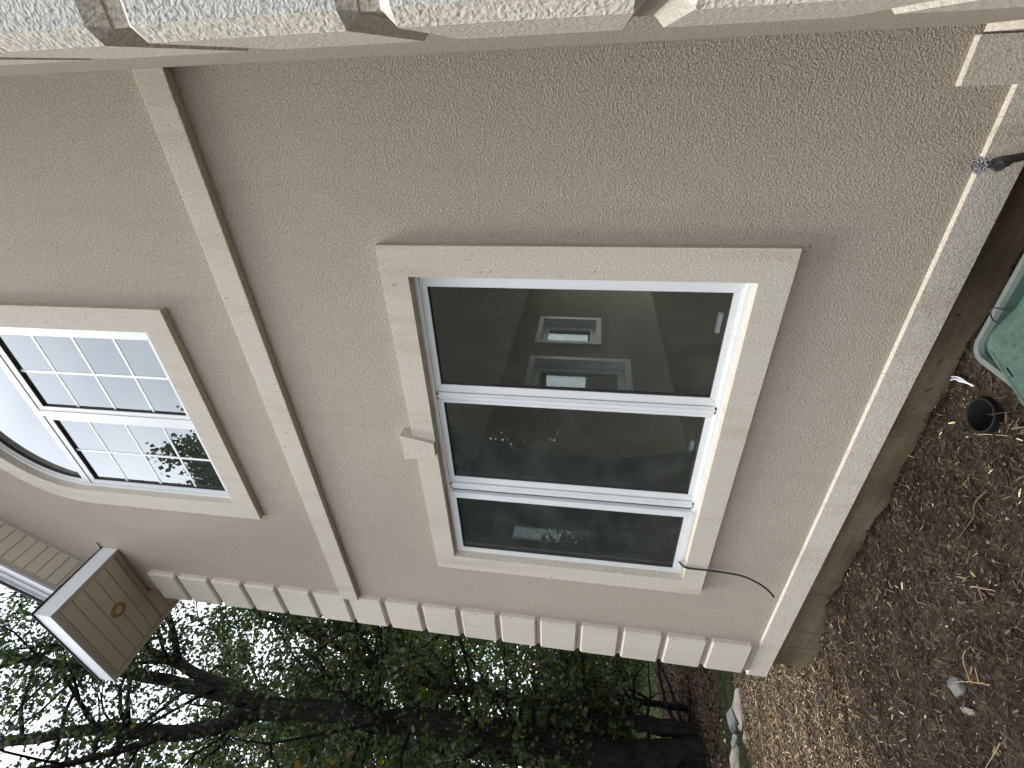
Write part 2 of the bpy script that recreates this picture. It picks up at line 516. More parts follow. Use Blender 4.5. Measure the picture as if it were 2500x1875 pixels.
# ------------------------------------------------------------------ scatter of small flat pieces as one mesh
def bits_mesh(name, cen, dirv, nor, length, width, outline, rnd, mat, bend=0.0):
    """outline: list of (u,v) in -0.5..0.5 ; one polygon per bit"""
    N = len(cen); K = len(outline)
    dirv = dirv / np.linalg.norm(dirv, axis=1, keepdims=True)
    side = np.cross(nor, dirv); side /= np.linalg.norm(side, axis=1, keepdims=True) + 1e-9
    up = np.cross(dirv, side)
    ou = np.array(outline)
    V = (cen[:, None, :] + dirv[:, None, :] * (ou[None, :, 0, None] * length[:, None, None])
         + side[:, None, :] * (ou[None, :, 1, None] * width[:, None, None])
         + up[:, None, :] * (bend * (np.abs(ou[None, :, 1, None]) * 2) * width[:, None, None]))
    V = V.reshape(-1, 3)
    me = bpy.data.meshes.new(name)
    me.vertices.add(N * K); me.vertices.foreach_set('co', V.astype(np.float32).ravel())
    me.loops.add(N * K); me.loops.foreach_set('vertex_index', np.arange(N * K, dtype=np.int32))
    me.polygons.add(N)
    me.polygons.foreach_set('loop_start', np.arange(0, N * K, K, dtype=np.int32))
    me.polygons.foreach_set('loop_total', np.full(N, K, dtype=np.int32))
    me.update(calc_edges=True)
    at = me.attributes.new("rnd", 'FLOAT', 'POINT')
    at.data.foreach_set('value', np.repeat(rnd, K).astype(np.float32))
    me.materials.append(mat)
    return me

def link(name, me, parent=None):
    o = bpy.data.objects.new(name, me); COL.objects.link(o)
    if parent is not None: o.parent = parent
    return o

def rand_dirs(N, flat=0.25, nrm_tilt=0.5):
    a = RNG.uniform(0, 2 * np.pi, N)
    d = np.stack([np.cos(a), np.sin(a), RNG.normal(0, flat, N)], 1)
    nrm = np.stack([RNG.normal(0, nrm_tilt, N), RNG.normal(0, nrm_tilt, N), np.ones(N)], 1)
    return d, nrm

def rough_hash(x, y):
    return 0.5 + 0.5 * np.sin(2.1 * x + 1.7 * np.sin(1.9 * y + .6)) * np.cos(2.6 * y + 1.3 * np.sin(2.3 * x))

def build_mulch():
    N = 330000
    x = RNG.uniform(-6.0, -0.2, N); y = RNG.uniform(-2.0, 1.1, N)
    keep = ~((y > 0.045) & (x > -3.72)) & (np.hypot(x - POT[0], y - POT[1]) > 0.085)
    keep &= ~((x > -0.95) & (y < -.2) & (y > -0.9))
    # nearer ground needs fewer bits outside the frame
    keep &= (y > -1.75) & ~((x < -5.2) & (y < -1.2))
    straw = np.clip((-x - 2.9) / 1.1 + RNG.normal(0, .25, N), 0, 1)      # fresh straw lies round the corner
    patch = rough_hash(x * 1.6, y * 1.6)
    dens = 0.42 + 0.58 * straw
    keep &= RNG.uniform(0, 1, N) < dens * (0.45 + 0.55 * patch + 0.4 * straw)
    x, y, straw = x[keep], y[keep], straw[keep]
    n_ = len(x)
    d, nr = rand_dirs(n_, 0.3, 0.8)
    ln = RNG.gamma(2.0, 0.0058, n_) + 0.004
    ln *= np.where(straw > .5, 1.25, 1.0)
    wd = np.clip(ln * RNG.uniform(0.07, 0.28, n_), 0.0014, 0.008)
    z = gz(x, y) + gnoise(x, y) + RNG.uniform(0.001, 0.016, n_) + 0.3 * ln * np.abs(d[:, 2])
    base = RNG.beta(1.7, 2.1, n_)
    rnd = np.clip(base * (0.78 + 0.12 * straw) + 0.24 * straw + (RNG.uniform(0, 1, n_) > 0.94) * 0.42, 0, 1)
    o = link("mulch", bits_mesh("mulch", np.stack([x, y, z], 1), d, nr, ln, wd, [(-.5, -.35), (-.1, -.5), (.5, -.2), (.45, .3), (0, .5), (-.45, .3)], rnd, M['mulch'], 0.3))
    tag(o, 'dark wood mulch, soil crumbs and dry straw covering the planting bed', 'mulch', kind='stuff')
    # thin fibres
    N = 6500
    x = RNG.uniform(-6.0, -0.8, N); y = RNG.uniform(-1.7, 1.0, N)
    k = ~((y > 0.03) & (x > -3.72)) & (np.hypot(x - POT[0], y - POT[1]) > 0.1) & ~((x > -1.0) & (y < -.2))
    x, y = x[k], y[k]; n_ = len(x)
    mb_v = []; 
    d, nr = rand_dirs(n_, 0.2, 0.3)
    ln = RNG.gamma(3, 0.014, n_) + .012
    z = gz(x, y) + gnoise(x, y) + RNG.uniform(0.008, 0.022, n_)
    o = link("straw", bits_mesh("straw", np.stack([x, y, z], 1), d, nr, ln, np.full(n_, 0.0010), [(-.5, -2.0), (-.2, -.5), (.1, .4), (.5, -1.4), (.5, -.2), (.1, 1.6), (-.2, .7), (-.5, -.8)],
                               RNG.uniform(0.1, 0.78, n_), M['mulch']))
    tag(o, 'thin dry straw and pine fibres lying loose over the mulch', 'straw', kind='stuff')
build_mulch()

def build_pebbles():
    mb = MB()
    rn = []
    for i in range(700):
        x, y = random.uniform(-4.6, -1.0), random.uniform(-1.6, 0.02)
        if math.hypot(x - POT[0], y - POT[1]) < 0.1 or (x > -1.05 and y < -.2): continue
        r = random.uniform(0.003, 0.009)
        z = float(gz(x, y) + gnoise(x, y)) + r * 0.6
        sx, sy, sz, a = random.uniform(.7, 1.4), random.uniform(.7, 1.2), random.uniform(.4, .8), random.uniform(0, 3)
        base = [(0, 0, 1), (.9, 0, .3), (.3, .85, .35), (-.7, .5, .3), (-.7, -.5, .35), (.3, -.85, .3), (.6, .5, -.5), (-.3, .7, -.5), (-.8, 0, -.5), (-.3, -.7, -.5), (.6, -.5, -.5)]
        vs = []
        for p in base:
            q = [c + random.uniform(-.12, .12) for c in p]
            X_, Y_ = q[0] * sx, q[1] * sy
            vs.append((x + r * (X_ * math.cos(a) - Y_ * math.sin(a)), y + r * (X_ * math.sin(a) + Y_ * math.cos(a)), z + r * q[2] * sz))
        mb.add(vs, [(0, 1, 2), (0, 2, 3), (0, 3, 4), (0, 4, 5), (0, 5, 1), (1, 6, 2), (2, 6, 7), (2, 7, 3), (3, 7, 8), (3, 8, 4), (4, 8, 9), (4, 9, 5), (5, 9, 10), (5, 10, 1), (1, 10, 6)])
        rn += [random.random()] * 11
    o = mb.build("pebbles", M['pebble'], smooth=True)
    at = o.data.attributes.new("rnd", 'FLOAT', 'POINT'); at.data.foreach_set('value', rn)
    tag(o, 'small pale pebbles scattered through the dark soil', 'pebbles', kind='stuff')
build_pebbles()

def build_litter_grass():
    N = 26000
    x = RNG.uniform(-11.5, -6.8, N); y = RNG.uniform(-0.6, 6.0, N)
    d, nr = rand_dirs(N, .2, .7)
    ln = RNG.uniform(.02, .055, N)
    z = gz(x, y) + RNG.uniform(0.005, 0.03, N)
    o = link("leaf_litter", bits_mesh("leaf_litter", np.stack([x, y, z], 1), d, nr, ln, ln * RNG.uniform(.5, .9, N), [(-.5, 0), (-.15, -.45), (.25, -.4), (.5, 0), (.25, .4), (-.15, .45)], RNG.beta(1.5, 2.2, N), M['litter'], .5))
    tag(o, 'brown fallen leaves covering the ground under the trees', 'fallen leaves', kind='stuff')
    N = 42000
    x = np.concatenate([RNG.uniform(-7.4, -5.7, N * 2 // 3), RNG.uniform(-16, -10.8, N // 3)]); n_ = len(x)
    y = np.where(x > -8, RNG.uniform(-0.4, 3.2, n_), RNG.uniform(0, 9, n_))
    a = RNG.uniform(0, 2 * np.pi, n_)
    d = np.stack([RNG.normal(0, .45, n_), RNG.normal(0, .45, n_), np.ones(n_)], 1)
    nr = np.stack([np.cos(a), np.sin(a), np.zeros(n_)], 1)
    ln = RNG.uniform(.02, .05, n_) * np.where(x < -8, 1.6, 1)
    z = gz(x, y) + ln * .35
    o = link("grass", bits_mesh("grass", np.stack([x, y, z], 1), d, nr, ln, np.where(x < -8, .012, .005), [(-.5, -.5), (-.5, .5), (.1, .35), (.5, 0), (.1, -.35)], RNG.uniform(0, 1, n_), M['grassblade'], .2))
    tag(o, 'thin short grass beyond the stone edging', 'grass', kind='stuff')
build_litter_grass()

# ------------------------------------------------------------------ the house
H = empty("house", "stucco house with tan walls, cream trim, corner quoins and white casement windows", "house")
XW = 0.056          # side wall of the near projection
XL = -3.69          # left end of the front wall
Q0 = 0.417          # underside of lowest quoin

UCX, UZS, UR_IN, UR_OUT = -1.7535, 5.165, 0.6555, 0.791
LO = dict(x0=-2.722, x1=-0.7605, z0=0.973, z1=2.449)

def zr(x):   # underside of rake soffit
    return 5.784 + 1.06 * (x + 3.401) if x < -1.755 else 5.784 + 1.06 * 1.646 - 1.06 * (x + 1.755)

front = [(XL, 0.25), (XW + 0.1, 0.25), (XW + 0.1, 6.0), (-1.755, 7.6), (XL, 5.55)]
hole_l = list(reversed(rect(LO['x0'] - .012, LO['x1'] + .012, LO['z0'] - .012, LO['z1'] + .012)))
hole_u = list(reversed(arch(UCX, UZS, UR_IN + .012, UCX - UR_IN - .012, UCX + UR_IN + .012, 3.951)))
MB().prism(front, [hole_l, hole_u], 0.0, 0.16).build("wall", M['tan'], H)
# left side wall with its windows (seen from inside through the front window)
w3 = rect(0.34, 1.125, 1.07, 2.33); w2 = rect(3.15, 3.96, 1.08, 2.36); w1 = rect(4.52, 5.28, 1.48, 2.35)
MB().prism(rect(0.163, 9.0, 0.25, 5.5), [list(reversed(r)) for r in (w3, w2, w1)], XL, XL + 0.16, 'x').build("wall", [M['tan']], H)
for r in ((0.34, 1.125, 1.07, 2.33), (3.15, 3.96, 1.08, 2.36), (4.52, 5.28, 1.48, 2.35)):
    y0, y1, z0, z1 = r
    f = MB().prism(rect(y0, y1, z0, z1), [list(reversed(rect(y0 + .05, y1 - .05, z0 + .06, z1 - .06)))], XL + .007, XL + .06, 'x')
    f.prism(rect(y0 - .07, y1 + .07, z0 - .07, z1 + .07), [list(reversed(rect(y0 + .005, y1 - .005, z0 + .005, z1 - .005)))], XL + .15, XL + .185, 'x')
    f.prism(rect(y0 + .055, y1 - .055, z0 + .065, z1 - .065), [list(reversed(rect(y0 + .09, y1 - .09, z0 + .1, z1 - .1)))], XL + .017, XL + .07, 'x')
    f.prism(rect(y0 + .001, y1 - .001, z0 + .001, z1 - .001), [list(reversed(rect(y0 + .014, y1 - .014, z0 + .014, z1 - .014)))], XL + .005, XL + .149, 'x')
    fo = f.build("window", M['vinyl'], H)
    fo['label'] = 'white casement window in the far side wall, seen through the rooms'
    MB().box(XL + .035, XL + .042, y0 + .08, y1 - .08, z0 + .09, z1 - .09).build("pane", M['glass_low'], fo)
# near projection (garage wing) whose corner carries the near quoins
MB().prism([(XW, 0.25), (3.2, 0.25), (3.2, 7.2), (XW, 7.2)], [], -1.392, -0.001).build("wing_wall", M['tan'], H)
# other outer walls and interior
MB().box(3.0, 3.2, 0.01, 9.0, .25, 7).build("wall", M['tan'], H)
MB().prism(rect(XL, 3.2, .25, 5.5), [list(reversed(rect(-3.2, 0.1, .55, 2.65)))], 8.8, 9.0).build("wall", M['tan'], H)   # unseen opening added at the back to let daylight into the rooms
MB().box(XL + .165, 2.99, 0.165, 8.79, .40, .50).build("room_floor", M['woodfloor'], H)
MB().box(XL + .165, 2.99, 0.165, 8.79, 2.75, 3.2).build("room_ceiling", M['ceiling'], H)
MB().box(XL + .19, 2.98, 0.18, 6.0, 5.95, 6.1).build("room_ceiling", M['ceiling'], H)
MB().box(0.25, 0.35, 0.18, 8.78, .51, 2.74).build("room_wall", M['room'], H)
MB().box(XL + .19, 2.98, 4.6, 4.7, 3.21, 5.94).build("room_wall", M['room'], H)

# foundation with cracks
MB().box(XL - .012, XW + .02, 0.05, 0.2, -0.6, 0.262).build("foundation", M['concrete'], H)
for (cx, z0_, z1_, dx) in ((-2.86, 0.245, 0.03, .01), (-3.25, .245, -.03, -.02), (-3.47, .245, -.05, .01)):
    pts = []
    for i in range(9):
        t = i / 8
        pts.append((cx + dx * t + random.uniform(-.004, .004), 0.0492, z0_ + (z1_ - z0_) * t))
    MB().tube(pts, 0.0013, 4).build("crack", M['gasket'], H)

# base trim with sloped top, and the raised step near the inner corner
def base_profile(z0, z1):
    return [(-0.016, z0), (-0.016, z1 - .003), (-.013, z1), (0.004, z1 + 0.004), (0.06, z1 + 0.004), (0.06, z0)]
bt = MB()
pr_ = base_profile(0.2263, 0.3565)
bt.prism([(p[0], p[1]) for p in pr_], [], -3.779, 0.03, 'x')
pr2 = [(-0.0185, 0.29), (-0.0185, 0.515), (-.0155, 0.518), (0.004, 0.522), (0.05, 0.522), (0.05, 0.29)]
bt.prism(pr2, [], -0.103, 0.03, 'x')
bt.build("base_trim", M['cream'], H)
# the same trim running along the wing
MB().prism([(-1.412, 0.2), (-0.029, 0.2), (-0.029, 0.518), (-1.412, 0.518)], [], 0.036, 0.2, 'x').build("base_trim", M['cream'], H)
MB().box(XL - 0.089, XL + .02, 0.061, 8.8, .2263, .3565).build("base_trim", M['cream'], H)
# belt course
MB().cbox(-3.402, XW + .05, -0.04, 0.03, 3.290, 3.4287, 0.004).build("belt_course", M['cream'], H)

# quoins at the left corner, and at the wing corner
for k in range(16):
    z0 = Q0 + .3 * k; z1 = z0 + .247
    if k == 15: z1 = z0 + .235
    MB().cbox(-3.733 , -3.385, -0.04, 0.15, z0 - .012, z1 + .012, .0125).build("quoin", M['quoin'], H)
for k in range(16):
    z0 = Q0 + .3 * k; z1 = z0 + .247
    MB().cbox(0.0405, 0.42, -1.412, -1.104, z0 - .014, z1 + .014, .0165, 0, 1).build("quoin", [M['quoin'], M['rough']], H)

MB().box(-3.714, -3.392, -.018, .14, .36, 5.18).build("quoin_backing", M['tan'], H)
# window surrounds
MB().prism(rect(-2.853, -0.619, 0.847, 2.578), [list(reversed(rect(LO['x0'], LO['x1'], LO['z0'], LO['z1'])))], -0.04, 0.10).build("window_surround", M['cream'], H)
MB().prism([(-1.717, 2.452), (-1.806, 2.452), (-1.849, 2.640), (-1.674, 2.640)], [], -0.064, -0.001).build("keystone", M['cream'], H)
MB().prism(arch(UCX, UZS, UR_OUT, UCX - UR_OUT, UCX + UR_OUT, 3.815), [list(reversed(arch(UCX, UZS, UR_IN, UCX - UR_IN, UCX + UR_IN, 3.963)))], -0.04, 0.10).build("window_surround", M['cream'], H)

def ring(mb, x0, x1, z0, z1, t, ya, yb, mi=0):
    """mitred rectangular frame"""
    tl, tr, tb, tt = t if hasattr(t, '__len__') else (t, t, t, t)
    mb.prism(rect(x0, x1, z0, z1), [list(reversed(rect(x0 + tl, x1 - tr, z0 + tb, z1 - tt)))], ya, yb, 'y', mi)

# ---- lower triple casement
lw = MB()
ring(lw, LO['x0'] - .006, LO['x1'] + .006, LO['z0'] - .006, LO['z1'] + .004, (.020, .030, .028, .030), 0.012, 0.095)
ring(lw, LO['x0'] + .010, LO['x1'] - .022, LO['z0'] + .019, LO['z1'] - .024, (.012, .012, .012, .012), 0.022, 0.095)
lw.box(-1.469, -1.4265, .022, .09, .99, 2.43)
lw.box(-1.453, -1.443, .016, .03, 1.0, 2.425)
lw.box(-2.140, -2.093, .022, .09, .99, 2.43)
lw.box(-2.122, -2.110, .016, .03, 1.0, 2.425)
LW = lw.build("window", M['vinyl'], H)
LW['label'] = 'white triple casement window on the ground floor'
def sash(x0, x1, z0, z1, gx0, gx1, gz0, gz1, y, par, gl, name="sash"):
    s_ = MB()
    # outer face chamfered towards the glass
    ts = (gx0 - x0, x1 - gx1, gz0 - z0, z1 - gz1)
    ring(s_, x0, x1, z0, z1, ts, y, y + .035)
    g_ = MB()
    ring(g_, gx0 - .003, gx1 + .003, gz0 - .003, gz1 + .003, .0055, y + .004, y + .03)
    g_.build("gasket", M['gasket'], par)
    for (ax, az, bx, bz) in ((x0, z0, gx0, gz0), (x1, z0, gx1, gz0), (x0, z1, gx0, gz1), (x1, z1, gx1, gz1)):
        s_.tube([(ax, y - .0002, az), (bx, y - .0002, bz)], .0010, 4, 1)   # mitre joints at the corners
    so = s_.build(name, [M['vinyl'], M['vinyl_grey']], par)
    MB().box(gx0 + .001, gx1 - .001, y + .016, y + .022, gz0 + .001, gz1 - .001).build("pane", gl, par)
    return so
ga, gb_ = 1.036, 2.391
sash(-1.421, -0.792, .995, 2.427, -1.377, -.831, ga, gb_, .026, LW, M['glass_low'])
sash(-2.083, -1.474, .995, 2.427, -2.040, -1.493, ga, gb_, .026, LW, M['glass_low'])
# third casement stands a crack open: proud of the frame, with a shadow gap at its hinge side
sash(-2.700, -2.158, .990, 2.432, -2.672, -2.201, ga, gb_, .004, LW, M['glass_low'])
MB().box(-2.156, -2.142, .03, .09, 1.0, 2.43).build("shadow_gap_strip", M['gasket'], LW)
# sash locks and crank hardware seen low behind the glass
for cx in (-1.0, -1.75, -2.45):
    MB().cbox(cx - .05, cx + .05, .075, .10, 1.045, 1.065, .004).build("latch", M['vinyl'], LW)
# interior sill and casing
MB().box(-2.80, -.70, .165, .22, .93, .985).build("sill", M['vinyl'], LW)

# ---- upper half-round window
uw = MB()
def arc_band(mb, r0, r1, ya, yb, seg=48, a0=0, a1=math.pi, mi=0):
    vs = []; fs = []
    for i in range(seg + 1):
        a = a0 + (a1 - a0) * i / seg
        c, s_ = math.cos(a), math.sin(a)
        for r, y in ((r0, ya), (r1, ya), (r1, yb), (r0, yb)):
            vs.append((UCX + r * c, y, UZS + r * s_))
    for i in range(seg):
        for k in range(4):
            k2 = (k + 1) % 4
            fs.append((i * 4 + k, i * 4 + k2, (i + 1) * 4 + k2, (i + 1) * 4 + k))
    fs += [(0, 1, 2, 3), (seg * 4 + 3, seg * 4 + 2, seg * 4 + 1, seg * 4)]
    mb.add(vs, fs, mi)
UX0, UX1 = UCX - UR_IN, UCX + UR_IN
arc_band(uw, UR_IN - .030, UR_IN + .003, .004, .09)
arc_band(uw, UR_IN - .050, UR_IN - .031, .014, .09)
uw.box(UX0 - .002, UX0 + .022, .004, .09, 3.955, 5.165)
uw.box(UX1 - .022, UX1 + .002, .004, .09, 3.955, 5.165)
uw.box(UX0 + .023, UX1 - .023, .004, .09, 3.955, 3.990)
uw.box(UX0 + .023, UX1 - .023, .008, .09, 5.135, 5.185)
uw.box(UCX - .022, UCX + .022, .006, .09, 3.991, 5.134)
UW = uw.build("window", M['vinyl'], H)
UW['label'] = 'half-round topped window on the upper floor with white grilles'
for (x0, x1, g0, g1) in ((UCX + .024, UX1 - .024, -1.7, -1.176), (UX0 + .024, UCX - .024, -2.35, -1.808)):
    sash(x0, x1, 3.994, 5.128, g0, g1, 4.040, 5.085, .012, UW, M['glass_up'])
    gr = MB()
    mid = (g0 + g1) / 2
    gr.box(mid - .008, mid + .008, .0255, .0275, 4.042, 5.083)
    for zz in (4.281, 4.556, 4.829):
        gr.box(g0 + .002, g1 - .002, .0258, .0272, zz - .008, zz + .008)
    gr.build("grille", M['grille'], UW)
gk = MB(); arc_band(gk, UR_IN - .056, UR_IN - .0505, .018, .08); gk.box(UX0 + .05, UX1 - .05, .018, .08, 5.1855, 5.192)
gk.build("gasket", M['gasket'], UW)
MB().prism(arch(UCX, 5.1925, UR_IN - .0565, UCX - .597, UCX + .597, 5.190, 40), [], .028, .034).build("pane", M['glass_up'], UW)

# ---- eaves: boxed cornice return
ZS = 5.34
ret = MB()
ret.box(-4.075, -3.163, -0.530, -0.001, ZS + .012, ZS + .02)
ret.box(-4.075, -3.735, .001, 8.8, ZS + .012, ZS + .02)
# soffit panels with V grooves between, running along X
ys = [-.528, -.434, -.338, -.242, -.146, -.050]
for a, b in zip(ys[:-1], ys[1:]):
    ret.box(-4.035, -3.196, a + .004, b - .004, ZS + .002, ZS + .011)
    ret.box(-4.035, -3.196, a + .028, a + .036, ZS + .0005, ZS + .003)
ret.box(-4.035, -3.40, -.046, -.0425, ZS + .002, ZS + .011)
for i in range(60):
    a = -.04 + i * .096
    ret.box(-4.035, -3.738, a + .003, a + .093, ZS + .002, ZS + .011)
SO = ret.build("soffit", M['soffit'], H)
ch = MB()
ch.box(-3.194, -3.164, -.528, -.002, ZS, ZS + .012)
ch.box(-4.072, -3.164, -.566, -.5305, ZS, ZS + .012)
ch.box(-4.072, -4.037, -.529, 8.8, ZS - .001, ZS + .012)
ch.box(-3.40, -3.196, -.046, -.003, ZS - .004, ZS + .010)
ch.build("soffit_channel", M['channel'], H)
fa = MB()
def fascia_run(mb, a, b):
    pass
fa.box(-3.161, -3.1435, -.5665, -.002, ZS - .006, ZS + .135)
fa.box(-4.0785, -3.1435, -.586, -.568, ZS - .006, ZS + .135)
fa.box(-4.090, -4.0735, -.5675, 8.8, ZS - .006, ZS + .135)
fa.build("fascia", M['fascia'], H)
sh = MB()
# little shed roof on top of the return
sh.add([(-4.10, -.594, 5.478), (-3.135, -.594, 5.478), (-3.135, -.0, 5.478), (-4.10, 0, 5.478),
        (-4.10, -.594, 5.494), (-3.135, -.594, 5.494), (-3.38, -.003, 5.78), (-4.12, -.003, 5.62)],
       [(0, 3, 2, 1), (4, 5, 6, 7), (0, 1, 5, 4), (1, 2, 6, 5), (2, 3, 7, 6), (3, 0, 4, 7)])
sh.build("roof_edge", M['shingle'], H)
MB().box(-3.15, -3.078, -.012, -.001, 5.492, 5.506).build("flashing", M['vinyl_grey'], H)
# recessed light in the return
LG = MB()
def disc_ring(mb, cx, cy, z, r0, r1, h, seg=28, mi=0):
    vs = []; fs = []
    for i in range(seg):
        a = 2 * math.pi * i / seg; c, s_ = math.cos(a), math.sin(a)
        vs += [(cx + r0 * c, cy + r0 * s_, z), (cx + r1 * c, cy + r1 * s_, z), (cx + r1 * c, cy + r1 * s_, z + h), (cx + r0 * c, cy + r0 * s_, z + h)]
    for i in range(seg):
        j = (i + 1) % seg
        for k in range(4):
            k2 = (k + 1) % 4
            fs.append((i * 4 + k, i * 4 + k2, j * 4 + k2, j * 4 + k))
    mb.add(vs, fs, mi)
disc_ring(LG, -3.595, -.254, ZS - .006, .036, .062, .012)
disc_ring(LG, -3.595, -.254, ZS - .009, .034, .040, .02)
lo_ = LG.build("soffit_light", M['brassrust'], H)
MB().tube([(-3.595, -.254, ZS - .003), (-3.595, -.254, ZS + .01)], [.034, .034], 24).build("lens", M['lens'], lo_)
# rusty edge drips where panels meet the channel
for yy in ys[1:]:
    MB().cbox(-4.036, -4.026, yy - .006, yy + .006, ZS - .0008, ZS + .002, .0006).build("rust_spot", M['brassrust'], H)

# ---- rake soffit and fascia (slopes 1.06)
sl = math.atan(1.06)
ux, uz = math.cos(sl), math.sin(sl)
def rake(mb, u0, u1, y0, y1, n0, n1, mi=0, side=1):
    """box along the rake: u along slope from the eave end, n perpendicular upwards"""
    vs = []
    for n_ in (n0, n1):
        for y in (y0, y1):
            for u in (u0, u1):
                x = -3.401 + u * ux - n_ * uz; z = 5.784 + u * uz + n_ * ux
                if side < 0: x = -3.51 - x
                vs.append((x, y, z))
    mb.add(vs, [(0, 2, 3, 1), (4, 5, 7, 6), (0, 1, 5, 4), (2, 6, 7, 3), (0, 4, 6, 2), (1, 3, 7, 5)], mi)
UT = 1.646 / ux
for side in (1, -1):
    rk = MB(); u = -0.05 if side == 1 else 0.0
    while u < UT - .05:
        rake(rk, u + .004, u + .085, -.236, -.018, .002, .012, 0, side); u += .0893
    rake(rk, -.05 if side == 1 else 0, UT, -.236, -.002, .0125, .02, 0, side)
    rk.build("rake_soffit", M['soffit'], H)
    c2 = MB()
    rake(c2, -.05, UT, -.268, -.2365, 0, .012, 0, side)
    rake(c2, -.05, UT, -.0175, -.001, -.002, .010, 0, side)
    c2.build("soffit_channel", M['channel'], H)
    f2 = MB()
    rake(f2, -.30, UT, -.285, -.2685, -.006, .150, 0, side)
    rake(f2, -.30, UT, -.298, -.286, .085, .150, 0, side)
    rake(f2, -.30, UT, -.315, -.286, .1505, .172, 0, side)
    f2.build("fascia", M['fascia'], H)
    s2 = MB(); rake(s2, -.56, UT + .1, -.33, 9.0, .173, .20, 0, side)
    s2.build("roof", M['roof'], H)
MB().box(-0.15, 3.6, -1.75, 9.0, 7.3, 7.5).build("roof", M['roof'], H)

# ------------------------------------------------------------------ small things at the wall
# faucet
F = empty("outdoor_faucet", "dark metal garden faucet with a grey handwheel, low against the base trim", "faucet", loc=(-.295, .05, .2))
def at0(o, root):
    o.matrix_parent_inverse = Matrix.Translation(-Vector(root.location))
    return o
def parts(builder, name, mat, root, smooth=False):
    o = builder.build(name, mat, root, smooth=smooth)
    o.matrix_parent_inverse = Matrix.Translation(-Vector(root.location))
    return o
parts(MB().tube([(-.288, .055, .16), (-.291, -.02, .175), (-.293, -.065, .215), (-.297, -.085, .27), (-.305, -.1, .33), (-.310, -.108, .35)],
                [.013, .013, .0135, .013, .0135, .0145], 14), "pipe", M['pipe'], F, True)
bd = MB()
bd.tube([(-.310, -.106, .342), (-.311, -.108, .352), (-.316, -.115, .382), (-.3165, -.117, .39)], [.018, .019, .018, .012], 14)
bd.tube([(-.3165, -.117, .385), (-.318, -.122, .412)], [.011, .009], 12)
parts(bd, "valve_body", M['pipe'], F, True)
sp = MB()
ax = Vector((-.22, -.80, .52)).normalized(); c0 = Vector((-.313, -.112, .366))
sp.tube([c0, c0 + ax * .02, c0 + ax * .034], [.015, .015, .0165], 16)
parts(sp, "spout", M['pipe'], F, True)
parts(MB().tube([c0 + ax * .0342, c0 + ax * .0348], [.0115, .0115], 16), "spout_opening", M['black'], F)  # black disc stands in for the dark inside of the spout
hw = MB()
hc = Vector((-.319, -.125, .432)); hn = Vector((-.10, -.62, .78)).normalized()
e1 = hn.orthogonal().normalized(); e2 = hn.cross(e1)
rim = []
for i in range(48):
    a = 2 * math.pi * i / 48; r = .0205 + .0030 * math.cos(8 * a)
    rim.append(hc + (e1 * math.cos(a) + e2 * math.sin(a)) * r)
rim.append(rim[0]); rim.append(rim[1])
hw.tube(rim, .0038, 8, cap=False)
for i in range(8):
    a = 2 * math.pi * i / 8
    hw.tube([hc, hc + (e1 * math.cos(a) + e2 * math.sin(a)) * .019], [.004, .0024], 6)
hw.tube([hc - hn * .012, hc + hn * .005], [.0065, .0055], 10)
parts(hw, "handwheel", M['wheel'], F, True)

# black cable from the sill
cb = MB()
def spline(pts, n=8):
    P_ = [Vector(p) for p in pts]; out_ = []
    for i in range(len(P_) - 1):
        p0 = P_[max(i - 1, 0)]; p1 = P_[i]; p2 = P_[i + 1]; p3 = P_[min(i + 2, len(P_) - 1)]
        for k in range(n):
            t = k / n
            out_.append(.5 * ((2 * p1) + (p2 - p0) * t + (2 * p0 - 5 * p1 + 4 * p2 - p3) * t * t + (3 * p1 - p0 - 3 * p2 + p3) * t ** 3))
    out_.append(P_[-1]); return out_
cb.tube(spline([(-2.615, .012, 1.002), (-2.585, -.02, 1.003), (-2.575, -.045, .985), (-2.583, -.052, .955), (-2.57, -.062, .86), (-2.56, -.075, .745), (-2.555, -.092, .655), (-2.575, -.115, .575), (-2.60, -.135, .525), (-2.635, -.15, .488)]), .0058, 8)
cb.tube(spline([(-2.60, .010, 1.002), (-2.600, -.03, .993), (-2.586, -.052, .96)]), .003, 6)
tag(cb.build("cable", M['black'], smooth=True), "thin black cable hanging from the ground-floor window's corner, its loose end curling away", "cable")

# recycling bin (tub) with lid
def rrect(x0, x1, y0, y1, r, seg=7):
    pts = []
    for cx, cy, a0 in ((x1 - r, y1 - r, 0), (x0 + r, y1 - r, 90), (x0 + r, y0 + r, 180), (x1 - r, y0 + r, 270)):
        for i in range(seg + 1):
            a = math.radians(a0 + 90 * i / seg)
            pts.append((cx + r * math.cos(a), cy + r * math.sin(a)))
    return pts
def loft(mb, loops, close_bottom=True, mi=0):
    vs = []; fs = []; K = len(loops[0][0])
    for lp, z in loops:
        vs += [(p[0], p[1], z) for p in lp]
    for i in range(len(loops) - 1):
        for k in range(K):
            k2 = (k + 1) % K
            fs.append((i * K + k, i * K + k2, (i + 1) * K + k2, (i + 1) * K + k))
    if close_bottom: fs.append(tuple(reversed(range(K))))
    fs_last = tuple((len(loops) - 1) * K + k for k in range(K))
    if close_bottom: fs.append(fs_last)
    mb.add(vs, fs, mi)
B = empty("recycling_bin", "open faded green plastic recycling tub standing on the mulch against the house", "bin", loc=(-.5, -.65, .05))
bx0, bx1, by0, by1 = -0.850, -0.12, -0.93, -0.408
ZR = 0.395
tb = MB()
L_ = []
for t, z in ((.075, .045), (.06, .05), (.045, .16), (.028, .30), (.020, .36), (.018, ZR - .012)):
    L_.append((rrect(bx0 + t, bx1 - t, by0 + t, by1 - t, .042), z))
